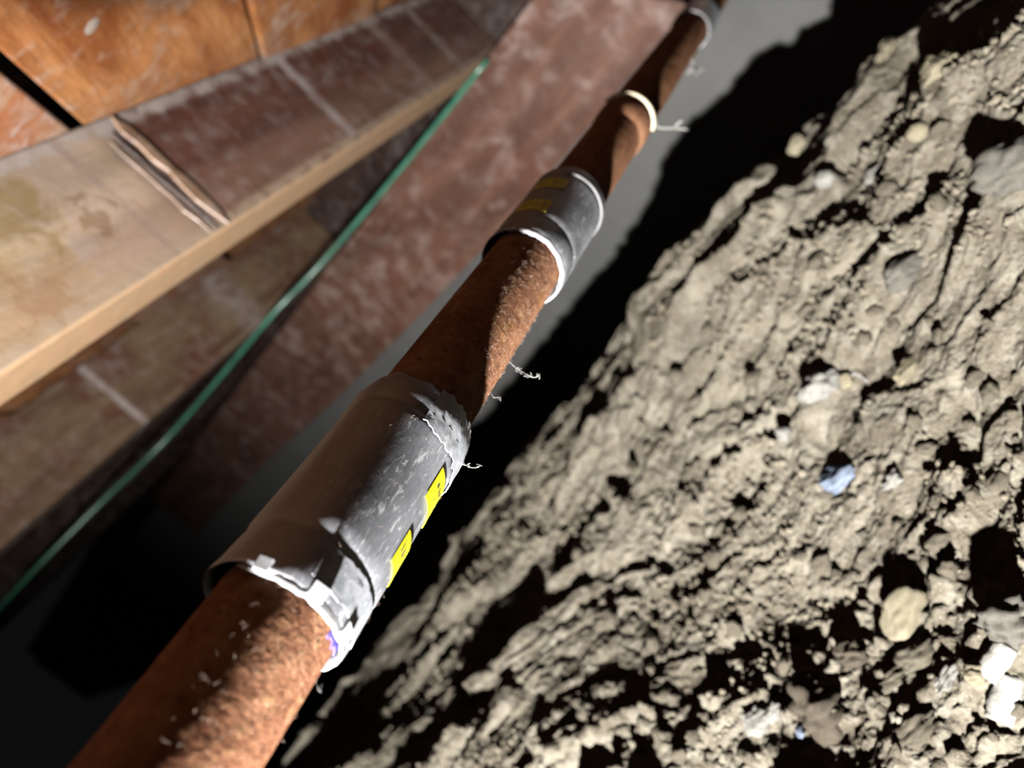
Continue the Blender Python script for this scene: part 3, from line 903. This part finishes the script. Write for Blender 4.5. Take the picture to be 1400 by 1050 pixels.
# two curved white shell pieces, bottom right
def shell(px, py, wpx, lpx, ang, label):
    x, y, z, dist = ground_pt(px, py)
    s = dist / FPX
    V, F = [], []
    na, nl = 14, 10
    for layer in (0, 1):
        for i in range(nl + 1):
            for k in range(na + 1):
                u = k / na - 0.5; t = i / nl - 0.5
                wdt = 1 - 0.35 * abs(t) ** 1.5 + 0.04 * math.sin(i * 2.1 + k)
                th = u * 2.3
                r = wpx * s * 0.5 * wdt - layer * 0.0007
                V.append((r * math.sin(th), t * lpx * s, r * math.cos(th) - wpx * s * 0.22 + 0.0003 * math.sin(i * 5)))
    M = (nl + 1) * (na + 1); W = na + 1
    for i in range(nl):
        for k in range(na):
            a = i * W + k
            F.append((a, a + 1, a + W + 1, a + W)); F.append((M + a, M + a + W, M + a + W + 1, M + a + 1))
    for k in range(na):
        F.append((k + 1, k, M + k, M + k + 1)); b = nl * W
        F.append((b + k, b + k + 1, M + b + k + 1, M + b + k))
    for i in range(nl):
        a = i * W; F.append((a, a + W, M + a + W, M + a)); a += na
        F.append((a + W, a, M + a, M + a + W))
    o = mesh_obj('shell_fragment', V, F, m_white)
    o.location = (x, y, z + 0.002); o.rotation_euler = (0.35, 0.15, math.radians(ang))
    tag(o, label, 'shell')
shell(1368, 908, 36, 44, -60, 'curved white shell fragment at right edge, the upper of two')
shell(1380, 962, 38, 52, -35, 'curled white shell fragment at right edge, the lower of two')
# white thread
x, y, z, d_ = ground_pt(1186, 530)
v, f = tube_mesh(spline([(x - 0.004, y + 0.004, z + 0.006), (x - 0.001, y + 0.003, z + 0.009), (x + 0.002, y - 0.001, z + 0.006), (x + 0.004, y - 0.004, z + 0.003)], 5), 0.0004, 5)
o = mesh_obj('thread', v, f, m_lip); tag(o, 'short bent white thread right of the angular white chip', 'thread')

# alike clods: individuals of one group
kinds = [rock_mesh(500 + i, 3, 0.32, 6, 'soil_clod') for i in range(8)]
for k_ in kinds: k_.materials.append(m_clod)
rc = random.Random(55)
cnt = 0
tries = 0
while cnt < 120 and tries < 4000:
    tries += 1
    px = rc.uniform(760, 1400); py = rc.uniform(40, 1050)
    # more of them low down and towards the right; none left of the crest
    if (px - 700) * 0.74 + (py - 650) * 0.70 < 60: continue
    if rc.random() > 0.25 + 0.75 * (py / 1050): continue
    if any(abs(px - s_[1]) < s_[3] * 0.9 and abs(py - s_[2]) < s_[4] * 0.9 for s_ in SPECIAL): continue
    x, y, z, dist = ground_pt(px, py)
    if y > 0.66: continue
    o = bpy.data.objects.new('soil_clod', kinds[rc.randrange(8)]); C.objects.link(o)
    sz = rc.choice([10, 12, 14, 16, 20, 26]) * dist / FPX * 0.5
    o.scale = (sz * rc.uniform(0.8, 1.4), sz * rc.uniform(0.7, 1.1), sz * rc.uniform(0.6, 0.9))
    o.rotation_euler = (rc.uniform(0, 6), rc.uniform(-0.5, 0.5), rc.uniform(0, 6))
    o.location = (x, y, z + sz * 0.15)
    tag(o, 'small rounded brown soil clod scattered among others on the dirt slope', 'clod', 'small clods on the dirt slope')
    cnt += 1

# crumbs: nobody could count them
def crumbs(n, seed):
    r_ = np.random.RandomState(seed)
    bm = bmesh.new(); bmesh.ops.create_icosphere(bm, subdivisions=1, radius=1)
    BV = np.array([v_.co[:] for v_ in bm.verts]); BF = np.array([[v_.index for v_ in f_.verts] for f_ in bm.faces]); bm.free()
    xs = r_.uniform(-0.75, 0.08, n * 3); ys = 0.18 + 0.50 * r_.rand(n * 3) ** 1.3
    m_ = fbm(xs * 7, ys * 7, 2, 90) + 0.35 * r_.rand(n * 3)
    keep = np.argsort(-m_)[:n]
    xs, ys = xs[keep], ys[keep]
    free = np.ones(len(xs), bool)
    for (cx, cy, cr) in SPOTS: free &= (xs - cx) ** 2 + (ys - cy) ** 2 > (cr * 1.25) ** 2
    xs, ys = xs[free], ys[free]; n = len(xs)
    zs = ground_h(xs, ys)
    rad = 0.0006 + 0.0020 * r_.rand(n) ** 2.5 * (0.6 + ys)
    V = BV[None] * (1 + 0.35 * r_.uniform(-1, 1, (n, len(BV), 1))) * rad[:, None, None] * r_.uniform(0.7, 1.25, (n, 1, 3))
    V = V + np.stack([xs, ys, zs + rad * 0.3], 1)[:, None]
    F = (BF[None] + (np.arange(n) * len(BV))[:, None, None]).reshape(-1, 3)
    me_ = bpy.data.meshes.new('soil_crumbs')
    me_.from_pydata(V.reshape(-1, 3).tolist(), [], F.tolist()); me_.update()
    me_.materials.append(m_cream if seed == 2 else m_clod)
    o = bpy.data.objects.new('soil_crumbs', me_); C.objects.link(o)
    tag(o, 'pale grit scattered over the dirt slope' if seed == 2 else 'brown soil crumbs scattered over the dirt slope', 'crumbs', kind='stuff')
crumbs(11000, 1)
